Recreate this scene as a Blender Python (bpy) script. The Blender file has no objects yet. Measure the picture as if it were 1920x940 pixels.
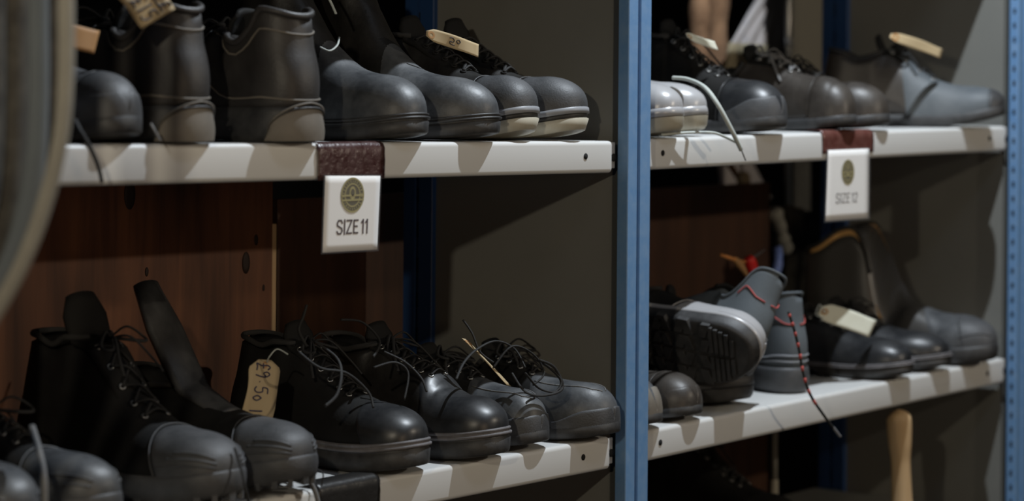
import bpy, math, random
from mathutils import Vector, Matrix
random.seed(7)
C = bpy.context.scene.collection
S = bpy.context.scene
PI = math.pi

# ------------------------------------------------------------------ camera
YAW, HORIZON, ROLL, CAMH, FPX = 0.6484, 159.36, 0.0082, 0.0693, 85 / 36 * 1920
DIST = 3.241
FWD = Vector((math.cos(YAW), math.sin(YAW), 0)); RGT = Vector((math.sin(YAW), -math.cos(YAW), 0)); UP = Vector((0, 0, 1))
CPOS = -DIST * FWD - (1157 - 960) / FPX * DIST * RGT
CPOS.z = CAMH
cam_data = bpy.data.cameras.new('camera'); cam = bpy.data.objects.new('camera', cam_data); C.objects.link(cam)
cam_data.lens = 85; cam_data.sensor_width = 36
cam_data.shift_y = -(470 - HORIZON) / 1920; cam_data.shift_x = -math.sin(ROLL) * (470 - HORIZON) / 1920
base = Matrix((RGT, UP, -FWD)).transposed()
cam.matrix_world = Matrix.Translation(CPOS) @ (base @ Matrix.Rotation(ROLL, 3, 'Z')).to_4x4()
cam_data.clip_start = 0.05
cam_data.dof.use_dof = True
cam_data.dof.focus_distance = 3.06
cam_data.dof.aperture_fstop = 3.5
S.camera = cam

def at(px, py, y):
    """world point seen at a photo position on the vertical plane at depth y of the rack"""
    c, s = math.cos(ROLL), math.sin(ROLL)
    a, b = px - 960, py - 470
    X = c * a + s * b; Y = -s * a + c * b
    d = FWD + RGT * X / FPX - UP * (Y - (HORIZON - 470)) / FPX
    return CPOS + d * ((y - CPOS.y) / d.y)

# ------------------------------------------------------------------ light
S.view_settings.view_transform = 'Standard'; S.view_settings.look = 'None'
S.view_settings.gamma = 1; S.view_settings.use_curve_mapping = False
S.view_settings.exposure = 0
w = bpy.data.worlds.new('room_light'); S.world = w; w.use_nodes = True
w.node_tree.nodes['Background'].inputs[0].default_value = (0.62, 0.7, 1, 1)
w.node_tree.nodes['Background'].inputs[1].default_value = 0.008

def lamp(name, kind, loc, target, energy, col, size, spot=None):
    l = bpy.data.lights.new(name, kind); l.energy = energy; l.color = col
    if kind == 'AREA': l.shape = 'RECTANGLE'; l.size = size[0]; l.size_y = size[1]
    else: l.shadow_soft_size = size
    if kind == 'SPOT': l.spot_size = spot; l.spot_blend = 0.3
    o = bpy.data.objects.new(name, l); C.objects.link(o); o.location = loc
    o.rotation_euler = (Vector(target) - Vector(loc)).to_track_quat('-Z', 'Y').to_euler()
    return o
lamp('ceiling_spot', 'SPOT', (0.38, -0.47, 1.52), (0.1, 0, -0.1), 165, (0.84, 0.92, 1.0), 0.012, 1.9)
lamp('warm_spot', 'SPOT', (-2.3, -1.05, 0.42), (0.0, 0.1, -0.1), 33, (1.0, 0.88, 0.68), 0.02, 1.3)
lamp('warm_spot', 'SPOT', (0.9, -2.3, 0.58), (0.0, 0.1, -0.1), 46, (1.0, 0.86, 0.68), 0.02, 1.4)
lamp('low_warm_fill', 'AREA', (-1.6, -3.0, -0.1), (-0.1, 0.3, -0.2), 8, (1.0, 0.74, 0.5), (0.8, 1.0))  # added soft fill without a real source, brightens the boards at the back
lamp('ceiling_panel', 'AREA', (-0.3, -1.6, 1.9), (0, 0, 0), 4, (0.74, 0.85, 1.0), (0.9, 0.35))

# ------------------------------------------------------------------ materials
def mat(name, col, rough=0.5, spec=0.5, metal=0, bump=0, bscale=200, dust=0, dcol=(0.2, 0.2, 0.2), dscale=30, coat=0, mix=None):
    m = bpy.data.materials.new(name); m.use_nodes = True
    nt = m.node_tree; b = nt.nodes['Principled BSDF']
    b.inputs['Base Color'].default_value = (*col, 1); b.inputs['Roughness'].default_value = rough
    b.inputs['Specular IOR Level'].default_value = spec; b.inputs['Metallic'].default_value = metal
    b.inputs['Coat Weight'].default_value = coat; b.inputs['Coat Roughness'].default_value = 0.15
    tc = nt.nodes.new('ShaderNodeTexCoord')
    if bump:
        n = nt.nodes.new('ShaderNodeTexNoise'); n.inputs['Scale'].default_value = bscale; n.inputs['Detail'].default_value = 5
        bp = nt.nodes.new('ShaderNodeBump'); bp.inputs['Strength'].default_value = bump; bp.inputs['Distance'].default_value = 0.001
        nt.links.new(tc.outputs['Object'], n.inputs['Vector']); nt.links.new(n.outputs['Fac'], bp.inputs['Height'])
        nt.links.new(bp.outputs['Normal'], b.inputs['Normal'])
    if dust:
        n = nt.nodes.new('ShaderNodeTexNoise'); n.inputs['Scale'].default_value = dscale; n.inputs['Detail'].default_value = 7
        n.inputs['Roughness'].default_value = 0.65
        r = nt.nodes.new('ShaderNodeValToRGB'); r.color_ramp.elements[0].position = 0.35; r.color_ramp.elements[1].position = 0.75
        r.color_ramp.elements[0].color = (*col, 1)
        r.color_ramp.elements[1].color = (*[a + (b2 - a) * dust for a, b2 in zip(col, dcol)], 1)
        nt.links.new(tc.outputs['Object'], n.inputs['Vector']); nt.links.new(n.outputs['Fac'], r.inputs['Fac'])
        nt.links.new(r.outputs['Color'], b.inputs['Base Color'])
        mr = nt.nodes.new('ShaderNodeMapRange'); mr.inputs['To Min'].default_value = max(0.05, rough - 0.08); mr.inputs['To Max'].default_value = min(1, rough + 0.2)
        nt.links.new(n.outputs['Fac'], mr.inputs['Value']); nt.links.new(mr.outputs['Result'], b.inputs['Roughness'])
    return m

def wood_mat(name, a, b_, scale=1.0):
    m = bpy.data.materials.new(name); m.use_nodes = True
    nt = m.node_tree; b = nt.nodes['Principled BSDF']; b.inputs['Roughness'].default_value = 0.6
    tc = nt.nodes.new('ShaderNodeTexCoord'); mp = nt.nodes.new('ShaderNodeMapping')
    mp.inputs['Scale'].default_value = (26 * scale, 26 * scale, 2.2 * scale)
    n = nt.nodes.new('ShaderNodeTexNoise'); n.inputs['Scale'].default_value = 1.5; n.inputs['Detail'].default_value = 6; n.inputs['Distortion'].default_value = 0.6
    r = nt.nodes.new('ShaderNodeValToRGB'); r.color_ramp.elements[0].position = 0.3; r.color_ramp.elements[1].position = 0.72
    r.color_ramp.elements[0].color = (*a, 1); r.color_ramp.elements[1].color = (*b_, 1)
    nt.links.new(tc.outputs['Object'], mp.inputs['Vector']); nt.links.new(mp.outputs[0], n.inputs['Vector'])
    nt.links.new(n.outputs['Fac'], r.inputs['Fac']); nt.links.new(r.outputs['Color'], b.inputs['Base Color'])
    return m

M = {}
M['lip'] = mat('shelf_grey_paint', (0.60, 0.60, 0.585), 0.42, bump=0.04, bscale=90)
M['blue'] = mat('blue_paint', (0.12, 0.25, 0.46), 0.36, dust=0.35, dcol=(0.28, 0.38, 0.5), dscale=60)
M['blue_shaded'] = mat('shaded_blue_paint', (0.014, 0.05, 0.15), 0.5)  # same blue paint, with the shade on the rear posts put into the colour
M['panel'] = mat('panel_grey_paint', (0.17, 0.17, 0.155), 0.5, dust=0.2, dcol=(0.24, 0.23, 0.2), dscale=9)
M['dark'] = mat('dark_hole', (0.004, 0.004, 0.004), 0.9)
M['steel'] = mat('steel', (0.35, 0.35, 0.34), 0.35, metal=0.9)
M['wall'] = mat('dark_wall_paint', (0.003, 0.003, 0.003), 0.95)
M['floor'] = mat('concrete', (0.05, 0.047, 0.042), 0.85, dust=0.5)
M['wood_red'] = wood_mat('red_brown_board', (0.085, 0.032, 0.015), (0.21, 0.082, 0.036))
M['wood_dark'] = wood_mat('dark_brown_board', (0.042, 0.018, 0.009), (0.085, 0.036, 0.018))
M['wood_pale'] = wood_mat('pale_ash_wood', (0.42, 0.27, 0.13), (0.62, 0.44, 0.25))
M['knot'] = mat('wood_knot', (0.02, 0.008, 0.004), 0.7)
M['black'] = mat('black_leather', (0.008, 0.0075, 0.007), 0.42, spec=.35, bump=0.25, bscale=260, dust=0.3, dcol=(0.045, 0.042, 0.038))
M['black_matt'] = mat('black_nubuck', (0.005, 0.0048, 0.0045), 0.75, spec=.25, bump=0.3, bscale=300, dust=0.25, dcol=(0.028, 0.026, 0.023))
M['gloss'] = mat('polished_black_leather', (0.012, 0.013, 0.015), 0.33, spec=0.6, bump=0.06, bscale=120, dust=0.25, dcol=(0.10, 0.10, 0.10))
M['vamp_grey'] = mat('dusty_black_leather', (0.035, 0.038, 0.042), 0.40, bump=0.2, bscale=240, dust=0.7, dcol=(0.15, 0.156, 0.162), dscale=22)
M['rubber'] = mat('grey_black_rubber', (0.042, 0.044, 0.047), 0.5, bump=0.35, bscale=420, dust=0.5, dcol=(0.12, 0.12, 0.125), dscale=26)
M['rubber_dark'] = mat('black_rubber', (0.022, 0.022, 0.023), 0.48, bump=0.2, bscale=300, dust=0.5, dcol=(0.1, 0.1, 0.1), dscale=40)
M['heel_grey'] = mat('charcoal_heel_leather', (0.024, 0.022, 0.0215), 0.45, bump=0.3, bscale=320, dust=0.3, dcol=(0.07, 0.065, 0.06))
M['sole_tan'] = mat('grey_beige_sole_rubber', (0.13, 0.115, 0.095), 0.6, bump=0.1, bscale=200, dust=0.4, dcol=(0.25, 0.22, 0.18))
M['sole_white'] = mat('off_white_sole_rubber', (0.42, 0.39, 0.31), 0.5, dust=0.5, dcol=(0.24, 0.21, 0.15), dscale=18)
M['sole_mid'] = mat('pale_grey_midsole', (0.27, 0.28, 0.30), 0.4, dust=0.4, dcol=(0.14, 0.14, 0.15))
M['silver'] = mat('shiny_silver_grey_leather', (0.37, 0.37, 0.38), 0.24, spec=0.7, bump=0.1, bscale=60, dust=0.3, dcol=(0.35, 0.34, 0.32))
M['suede'] = mat('blue_grey_suede', (0.085, 0.098, 0.108), 0.9, bump=0.5, bscale=500)
M['sheen'] = mat('soft_black_leather', (0.05, 0.048, 0.045), 0.36, bump=0.1, bscale=60)
M['brown'] = mat('worn_dark_brown_leather', (0.030, 0.025, 0.021), 0.38, bump=0.2, bscale=160, dust=0.5, dcol=(0.09, 0.078, 0.065))
M['bluegrey'] = mat('blue_grey_scuffed_leather', (0.07, 0.082, 0.092), 0.55, bump=0.3, bscale=90, dust=0.6, dcol=(0.17, 0.18, 0.185), dscale=14)
M['lining'] = mat('tan_lining', (0.62, 0.36, 0.13), 0.8)
M['lining_dark'] = mat('dark_textile_lining', (0.02, 0.019, 0.018), 0.95)
M['welt_dust'] = mat('dusty_welt_rubber', (0.10, 0.095, 0.098), 0.6, bump=0.4, bscale=200, dust=0.8, dcol=(0.22, 0.21, 0.22), dscale=50)
M['lace'] = mat('black_lace', (0.009, 0.0085, 0.008), 0.75, bump=0.5, bscale=900)
M['lace_grey'] = mat('grey_lace', (0.15, 0.15, 0.15), 0.7, bump=0.5, bscale=900)
M['lace_pale'] = mat('pale_grey_lace', (0.42, 0.45, 0.42), 0.7)
M['stitch_red'] = mat('red_stitching', (0.45, 0.08, 0.07), 0.8)
M['tag'] = mat('manila_card', (0.40, 0.31, 0.18), 0.8, dust=0.3, dcol=(0.4, 0.3, 0.16), dscale=40)
M['tag_white'] = mat('off_white_card', (0.60, 0.60, 0.50), 0.8, dust=0.3, dcol=(0.5, 0.48, 0.36), dscale=40)
M['tag_orange'] = mat('brown_leather_tag', (0.36, 0.19, 0.07), 0.7)
M['ink'] = mat('black_ink', (0.01, 0.01, 0.02), 0.6)
M['ink_blue'] = mat('blue_black_ink', (0.012, 0.014, 0.06), 0.6)
M['paper'] = mat('white_paper', (0.78, 0.77, 0.75), 0.6)
M['print_dark'] = mat('dark_maroon_print', (0.035, 0.01, 0.012), 0.6)
M['print_grey'] = mat('faded_grey_print', (0.13, 0.12, 0.12), 0.6)
M['gold'] = mat('olive_gold_print', (0.30, 0.26, 0.10), 0.6)
M['olive'] = mat('dark_olive_print', (0.075, 0.062, 0.03), 0.6)
M['tape'] = mat('dark_maroon_tape', (0.04, 0.014, 0.013), 0.22, bump=1.0, bscale=160, dust=0.6, dcol=(0.12, 0.075, 0.07), dscale=60)
M['tape_red'] = mat('red_brown_tape', (0.09, 0.03, 0.024), 0.25, bump=0.8, bscale=110, dust=0.5, dcol=(0.2, 0.1, 0.08), dscale=40)
M['tape_black'] = mat('black_tape', (0.02, 0.019, 0.018), 0.35, bump=0.5, bscale=130)
M['cloth_grey'] = mat('grey_cloth', (0.13, 0.127, 0.115), 0.9, bump=0.4, bscale=200, dust=0.6, dcol=(0.05, 0.045, 0.035), dscale=18)
M['cloth_blue'] = mat('blue_grey_cloth', (0.12, 0.135, 0.145), 0.85, dust=0.5, dcol=(0.10, 0.11, 0.12), dscale=14)
M['cloth_pale'] = mat('pale_grey_cloth', (0.25, 0.24, 0.205), 0.9, dust=0.4, dcol=(0.10, 0.09, 0.08), dscale=10)
M['cloth_dark'] = mat('dark_brown_knit', (0.035, 0.030, 0.024), 0.95, bump=0.8, bscale=70, dust=0.8, dcol=(0.12, 0.11, 0.09), dscale=45)
M['fur'] = mat('tan_brown_fabric', (0.12, 0.062, 0.03), 0.9, bump=0.8, bscale=40, dust=0.9, dcol=(0.34, 0.2, 0.11), dscale=22)
M['white_cloth'] = mat('white_cloth', (0.42, 0.39, 0.385), 0.8)
M['beige'] = mat('beige_board', (0.30, 0.28, 0.23), 0.7)
M['card_olive'] = mat('olive_card', (0.26, 0.22, 0.14), 0.8)
M['red'] = mat('red_plastic', (0.55, 0.015, 0.012), 0.4)
M['orange'] = mat('orange_card', (0.55, 0.22, 0.06), 0.7)
M['blue_plastic'] = mat('pale_blue_plastic', (0.22, 0.32, 0.75), 0.4)
def film_mat():
    m = bpy.data.materials.new('clear_laminate'); m.use_nodes = True
    nt = m.node_tree; b = nt.nodes['Principled BSDF']
    b.inputs['Base Color'].default_value = (0.9, 0.9, 0.92, 1); b.inputs['Roughness'].default_value = 0.12
    b.inputs['Alpha'].default_value = 0.05
    return m
M['film'] = film_mat()

# ------------------------------------------------------------------ mesh helpers
class MB:
    def __init__(s): s.v = []; s.f = []
    def add(s, vs, fs):
        k = len(s.v); s.v += [tuple(v) for v in vs]; s.f += [tuple(i + k for i in f) for f in fs]; return s
    def box(s, lo, hi):
        x0, y0, z0 = lo; x1, y1, z1 = hi
        return s.add([(x0, y0, z0), (x1, y0, z0), (x1, y1, z0), (x0, y1, z0), (x0, y0, z1), (x1, y0, z1), (x1, y1, z1), (x0, y1, z1)],
                     [(0, 3, 2, 1), (4, 5, 6, 7), (0, 1, 5, 4), (1, 2, 6, 5), (2, 3, 7, 6), (3, 0, 4, 7)])
    def grid(s, rows, closed=False):
        n = len(rows[0]); vs = [p for r in rows for p in r]; fs = []
        for i in range(len(rows) - 1):
            for j in range(n if closed else n - 1):
                a = i * n + j; b = i * n + (j + 1) % n
                fs.append((a, b, b + n, a + n))
        return s.add(vs, fs)
    def tube(s, path, r, k=8, flat=1.0, caps=True):
        path = [Vector(p) for p in path]; rows = []
        t = (path[1] - path[0]).normalized()
        up = Vector((0, 0, 1)) if abs(t.z) < 0.9 else Vector((0, 1, 0))
        n = (up - t * up.dot(t)).normalized()
        for i, p in enumerate(path):
            a = path[max(i - 1, 0)]; b = path[min(i + 1, len(path) - 1)]
            t = (b - a).normalized(); n = (n - t * n.dot(t)).normalized(); bn = t.cross(n)
            rr = r(i / (len(path) - 1)) if callable(r) else r
            rows.append([p + n * (math.cos(2 * PI * q / k) * rr * flat) + bn * (math.sin(2 * PI * q / k) * rr) for q in range(k)])
        s.grid(rows, True)
        if caps:
            m = len(s.v) - len(path) * k
            s.f.append(tuple(m + q for q in range(k))[::-1]); s.f.append(tuple(len(s.v) - k + q for q in range(k)))
        return s
    def lathe(s, prof, k=24, axis='z', c=(0, 0, 0)):
        rows = []
        for r, h in prof:
            row = []
            for q in range(k):
                a = 2 * PI * q / k; u, v = r * math.cos(a), r * math.sin(a)
                row.append({'z': (c[0] + u, c[1] + v, c[2] + h), 'y': (c[0] + u, c[1] + h, c[2] + v), 'x': (c[0] + h, c[1] + u, c[2] + v)}[axis])
            rows.append(row)
        return s.grid(rows, True)
    def build(s, name, m, parent=None, smooth=True, bevel=0, solid=0, offset=-1, merge=0, sub=0):
        me = bpy.data.meshes.new(name); me.from_pydata(s.v, [], s.f)
        if merge:
            import bmesh
            b = bmesh.new(); b.from_mesh(me); bmesh.ops.remove_doubles(b, verts=b.verts, dist=merge)
            bmesh.ops.recalc_face_normals(b, faces=b.faces); b.to_mesh(me); b.free()
        me.update()
        if smooth: me.polygons.foreach_set('use_smooth', [True] * len(me.polygons))
        me.materials.append(m)
        o = bpy.data.objects.new(name, me); C.objects.link(o)
        if parent: o.parent = parent
        if solid:
            md = o.modifiers.new('thickness', 'SOLIDIFY'); md.thickness = solid; md.offset = offset
        if bevel:
            md = o.modifiers.new('bevel', 'BEVEL'); md.width = bevel; md.segments = 3; md.limit_method = 'ANGLE'
        if sub:
            md = o.modifiers.new('subd', 'SUBSURF'); md.levels = sub; md.render_levels = sub
        return o

def tag(o, label=None, cat=None, group=None, kind=None):
    for k, v in (('label', label), ('category', cat), ('group', group), ('kind', kind)):
        if v: o[k] = v
    return o
def empty(name, loc=(0, 0, 0), rot=(0, 0, 0)):
    o = bpy.data.objects.new(name, None); C.objects.link(o); o.location = loc; o.rotation_euler = rot
    o.empty_display_size = 0.05
    return o
def smooth_path(pts, n=8):
    P = [Vector(p) for p in pts]; out = []
    for i in range(len(P) - 1):
        p0 = P[max(i - 1, 0)]; p1 = P[i]; p2 = P[i + 1]; p3 = P[min(i + 2, len(P) - 1)]
        for k in range(n):
            t = k / n
            out.append(0.5 * ((2 * p1) + (p2 - p0) * t + (2 * p0 - 5 * p1 + 4 * p2 - p3) * t * t + (3 * p1 - p0 - 3 * p2 + p3) * t ** 3))
    out.append(P[-1]); return out
def curve1(pts):
    xs = [p[0] for p in pts]; ys = [p[1] for p in pts]; n = len(xs)
    d = [(ys[i + 1] - ys[i]) / (xs[i + 1] - xs[i]) for i in range(n - 1)]
    m = [d[0]] + [0 if d[i - 1] * d[i] <= 0 else 2 * d[i - 1] * d[i] / (d[i - 1] + d[i]) for i in range(1, n - 1)] + [d[-1]]
    def f(x):
        if x <= xs[0]: return ys[0]
        if x >= xs[-1]: return ys[-1]
        i = 0
        while x > xs[i + 1]: i += 1
        h = xs[i + 1] - xs[i]; t = (x - xs[i]) / h
        return ((1 + 2 * t) * (1 - t) ** 2 * ys[i] + t * (1 - t) ** 2 * h * m[i] + t * t * (3 - 2 * t) * ys[i + 1] + t * t * (t - 1) * h * m[i + 1])
    return f

# ------------------------------------------------------------------ room
ST = 0.3975; LIPH = 0.0428; PITCH = 1.19; DEPTH = 0.371; POSTW = 0.054
MB().box((-4, -4, -1.95), (5, 3.2, -1.9)).build('floor', M['floor'], smooth=False)
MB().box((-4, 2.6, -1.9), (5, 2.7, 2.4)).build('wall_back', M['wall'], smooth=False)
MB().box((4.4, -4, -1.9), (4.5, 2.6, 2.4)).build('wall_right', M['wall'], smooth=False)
for n in ('floor', 'wall_back', 'wall_right'): tag(bpy.data.objects[n], kind='structure')

# ------------------------------------------------------------------ racking
ZB, ZT = -1.9, 0.95
def shelf(x0, x1, z0, z1, label, hole=True, structure_depth=DEPTH):
    """a pressed steel shelf: top sheet, rounded front lip with return, end holes"""
    L = x1 - x0
    root = empty('shelf', (x0, 0, z0)); root.rotation_euler = (0, -math.atan2(z1 - z0, L), 0)
    tag(root, label, 'shelf', 'grey steel shelves of the blue racking')
    prof = [(structure_depth, -LIPH), (structure_depth, 0)]
    r = 0.006
    prof += [(r - r * math.sin(a), -r + r * math.cos(a)) for a in [PI / 2 * k / 5 for k in range(6)]]
    prof += [(0.0, -LIPH + r)] + [(r - r * math.cos(a), -LIPH + r - r * math.sin(a)) for a in [PI / 2 * k / 5 for k in range(1, 6)]]
    prof += [(0.022, -LIPH)]
    rows = [[(x, y, z) for y, z in prof] for x in [0.0, 0.002] + [L * k / 30 for k in range(1, 30)] + [L - 0.002, L]]
    MB().grid(rows).build('shelf_sheet', M['lip'], root, solid=0.0012, offset=-1)
    for hx in (0.05, L - 0.060):
        MB().lathe([(0.0, 0.0), (0.0042, 0.0), (0.0042, -0.0006), (0.0, -0.0006)], 16, 'y', (hx, -0.0002, -LIPH * 0.47)).build('bolt_hole', M['dark'], root)
    for sx in (-0.014, L):
        b = MB().box((sx, 0.004, -LIPH * 0.86), (sx + 0.014, 0.0065, -0.002)).build('end_bracket', M['lip'], root, bevel=0.001)
        MB().lathe([(0, 0), (0.005, 0), (0.0055, 0.002), (0, 0.002)], 12, 'y', (sx + (0.009 if sx > 0 else 0.004), 0.001, -LIPH * 0.52)).build('bolt', M['dark'], b)
    return root
LX0, LX1 = -1.100, -0.0085
RX0, RX1 = POSTW + 0.004, PITCH - 0.016
shelf(LX0 + 0.014, LX1 - 0.006, 0.006, -0.0045, 'grey steel shelf with the SIZE 11 sign taped to its front lip')
shelf(RX0, RX1, -0.003, 0.005, 'grey steel shelf with the SIZE 12 sign taped to its front lip')
shelf(LX0 + 0.014, LX1 - 0.006, -ST + 0.006, -ST - 0.003, 'lower grey steel shelf left of the middle blue post, black tape on its lip')
shelf(RX0, RX1, -ST - 0.004, -ST + 0.001, 'lower grey steel shelf right of the middle blue post, above the wooden handle')
shelf(LX0 + 0.014, LX1 - 0.006, ST, ST, 'topmost grey steel shelf over the left bay')
shelf(RX0, RX1, ST, ST, 'topmost grey steel shelf over the right bay')

def post(x, y, label, front=True, wdt=POSTW, slots=True):
    paint = M['blue'] if front else M['blue_shaded']
    """slotted blue upright, front face at -y"""
    d = 0.017
    root = empty('rack_post', (x, y, ZB), (0, 0, 0 if front else -PI / 2))
    tag(root, label, 'post', 'blue slotted rack posts')
    H = ZT - ZB
    g = wdt
    # C profile with a shallow groove down the face
    fd = 0.0165 if front else 0.03
    xs = [(0, fd), (0, 0.001), (0.001, 0), (g * .40, 0), (g * .41, 0.004), (g * .53, 0.004), (g * .54, 0), (g - .001, 0), (g, 0.001), (g, fd)]
    rows = [[(px, py, 0) for px, py in xs], [(px, py, H) for px, py in xs]]
    MB().grid(rows).build('post_channel', paint, root, smooth=False, solid=0.0016, offset=-1)
    mb = MB()
    z = 1.25
    while z < 2.75:
        mb.box((-0.0008, 0.0055, z), (0.0004, 0.0095, z + 0.009)) if front else mb.box((g * .47, 0.0015, z), (g * .52, 0.0045, z + 0.022))
        z += 0.025 if front else 0.05
    if slots: mb.build('slot_row', M['dark'], root, smooth=False)
    return root
post(0, -0.0165, 'bright blue front rack post standing between the two bays', slots=False)
post(-1.100 - POSTW, -0.0165, 'blue front rack post at the far left edge behind the grey cloth')
post(PITCH, -0.0165, 'blue front rack post with a row of holes at the right edge')
post(-0.001, DEPTH + 0.001, 'shade-darkened blue slotted rear post left of the middle post', False, 0.053)
post(PITCH - 0.001, DEPTH + 0.001, 'shade-darkened blue slotted rear post behind the SIZE 12 sign', False, 0.053)
def side_panel(x, label):
    root = MB().box((x, 0.016, ZB), (x + 0.002, DEPTH - 0.051, ZT)).box((x, 0.0145, ZB), (x + 0.016, 0.016, ZT)).build('side_panel', M['panel'], smooth=False)
    tag(root, label, 'panel', 'grey steel side panels of the racking')
side_panel(0.008, 'dark grey side panel behind the middle blue post')
side_panel(PITCH + 0.008, 'dark grey side panel beside the right blue post')

# boards at the back
def board(name, px0, px1, ytop_px, y, zbot, m, label, cat='board', thick=0.018, knots=()):
    a = at(px0, ytop_px, y); b = at(px1, ytop_px, y)
    o = MB().box((a.x, y, zbot), (b.x, y + thick, a.z)).build(name, m, smooth=False, bevel=0.001)
    tag(o, label, cat, 'boards standing behind the shelves')
    for kx, ky, r in knots:
        c = at(kx, ky, y)
        MB().lathe([(0, 0), (r * .5, 0), (r, 0), (r, 0.0006), (0, 0.0006)], 18, 'y', (0, 0, 0)).build('knot', M['knot'], o)
        k = o.children[-1]; k.location = (c.x, y - 0.0006, c.z); k.scale = (0.75, 1, 1.5)
    return o
YB = DEPTH + 0.045
board('back_board', -330, 512, 330, YB, -0.95, M['wood_red'], 'reddish brown knotty board at the back of the lower left shelf', knots=((243, 365, .013), (461, 493, .010), (275, 510, .004), (480, 450, .005), (494, 540, .003)))
board('back_board', 521, 800, 374, YB + 0.03, -0.95, M['wood_dark'], 'dark brown board behind the SIZE 11 sign')
board('back_board', 1000, 1444, 366, YB + 0.03, -0.95, M['wood_dark'], 'dark brown board at the back of the lower right shelf')
o = board('batten', 511, 519, 420, YB + 0.012, -0.95, M['wood_pale'], 'thin pale wooden batten showing in the gap between two boards', thick=0.01)

# ------------------------------------------------------------------ shoes
def lastf(P):
    L = P['L']; W = P['W']; Wh = P['Wh']; ts = P['ts']
    base = curve1([(0, Wh), (.18, Wh), (.42, P.get('Wm', (W + Wh) / 2 * .94)), (.68, W), (.84, W * .985), (1, W * .93)])
    Hf = curve1(P['prof']); of = curve1(P['open'])
    hu, tu, q = P.get('hu', .13), P.get('tu', .76), P.get('q', 2.35)
    hu1, q2 = P.get('tu2', .80), P.get('q2', 2.5)
    pin, blg, n0 = P.get('pinch', .22), P.get('bulge', .03), P.get('n', 2.35)
    spr = P.get('spring', .010); lean = P.get('lean', .012); cs = P.get('curve', .006) * P.get('side', 1)
    def width(u):
        e = 1
        if u < hu: e = max(0, 1 - ((hu - u) / hu) ** 2.3) ** (1 / 2.3)
        if u > tu: e = max(0, 1 - ((u - tu) / (1 - tu)) ** q) ** (1 / q)
        return base(u) * e
    def center(u): return cs * math.sin(PI * min(1, max(0, (u - .3) / .7))) - cs * max(0, (u - .6) / .4) * 1.2
    def zs(u): return spr * max(0, (u - .62) / .38) ** 2
    def height(u):
        h = Hf(u)
        if u > hu1: h = ts + (h - ts) * max(0, 1 - ((u - hu1) / (1 - hu1)) ** q2) ** (1 / q2)
        return h
    z0 = ts - .003
    def surf(u, t, off=0):
        if off:
            e = 1e-3; u2 = min(max(u, .004), .996); t2 = min(max(t, -.995), .995)
            a = surf(u2 + e, t2) - surf(u2 - e, t2); b = surf(u2, t2 + e) - surf(u2, t2 - e)
            n = b.cross(a)
            if n.length < 1e-12: n = Vector((0, 0, 1))
            n.normalize()
            c = Vector((L * .5, center(u), z0 + .02))
            p = surf(u, t)
            if n.dot(p - c) < 0: n = -n
            return p + n * off
        side = -1 if t < 0 else 1
        v = 1 - abs(t); wv = width(u); hh = height(u); o = of(u)
        if t < 0 and P.get('near_cut'):
            hh -= P['near_cut'] * math.exp(-((u - P.get('cut_at', .38)) / .085) ** 2)
        ph = v * PI / 2; n = n0
        yc = wv * math.cos(ph) ** (2 / n) if v < 1 else 0; zc = math.sin(ph) ** (2 / n)
        sm = v * v * (3 - 2 * v)
        yo = wv * (1 + blg * math.sin(PI * v) - pin * sm); zo = v
        y = yc + (yo - yc) * o; zz = zc + (zo - zc) * o
        z = z0 + (hh - z0) * zz
        x = u * L
        k = max(0, 1 - u / .3)
        x += lean * k * (max(0, z - .03) / .08) ** 1.3 - P.get('hb', .004) * k * math.sin(PI * min(1, max(0, (z - z0) / .07)))
        for a in P.get('wrinkles', ()):   # soft flex creases
            d = (u - a) / .012
            z -= .0022 * math.exp(-d * d) * (1 if o < .5 else 0) * sm
        return Vector((x, side * y + center(u), z + zs(u)))
    return surf, width, center, zs, height

def outline(P, off, N=72):
    surf, width, center, zs, height = lastf(P)
    us = [.5 - .5 * math.cos(PI * i / N) for i in range(N + 1)]
    pts = [(u, Vector((u * P['L'], width(u) + center(u)))) for u in us] + [(u, Vector((u * P['L'], -width(u) + center(u)))) for u in us[-2:0:-1]]
    n = len(pts); out = []
    for i in range(n):
        d = pts[(i + 1) % n][1] - pts[i - 1][1]
        nn = Vector((-d.y, d.x)); nn = nn.normalized() if nn.length > 1e-9 else Vector((1, 0))
        out.append((pts[i][0], pts[i][1] + nn * off))
    return out, zs

def sole_mesh(P, layers, arch=0, heelh=.3):
    mb = MB(); rows = []
    for z, off in layers:
        o, zs = outline(P, off)
        row = []
        for u, p in o:
            zz = z
            if arch and z < arch and heelh < u < heelh + .22:
                zz = max(z, arch * math.sin(PI * (u - heelh) / .22) ** .4)
            row.append((p.x, p.y, zz + zs(u)))
        rows.append(row)
    mb.grid(rows, True)
    n = len(rows[0])
    for row in (rows[0], rows[-1]):   # close bottom and top with strips across
        k = len(mb.v); mb.v += row
        h = n // 2
        fs = [(k, k + 1, k + n - 1)] + [(k + i, k + i + 1, k + n - i - 1, k + n - i) for i in range(1, h)]
        mb.f += [tuple(f) for f in fs]
    return mb

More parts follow.
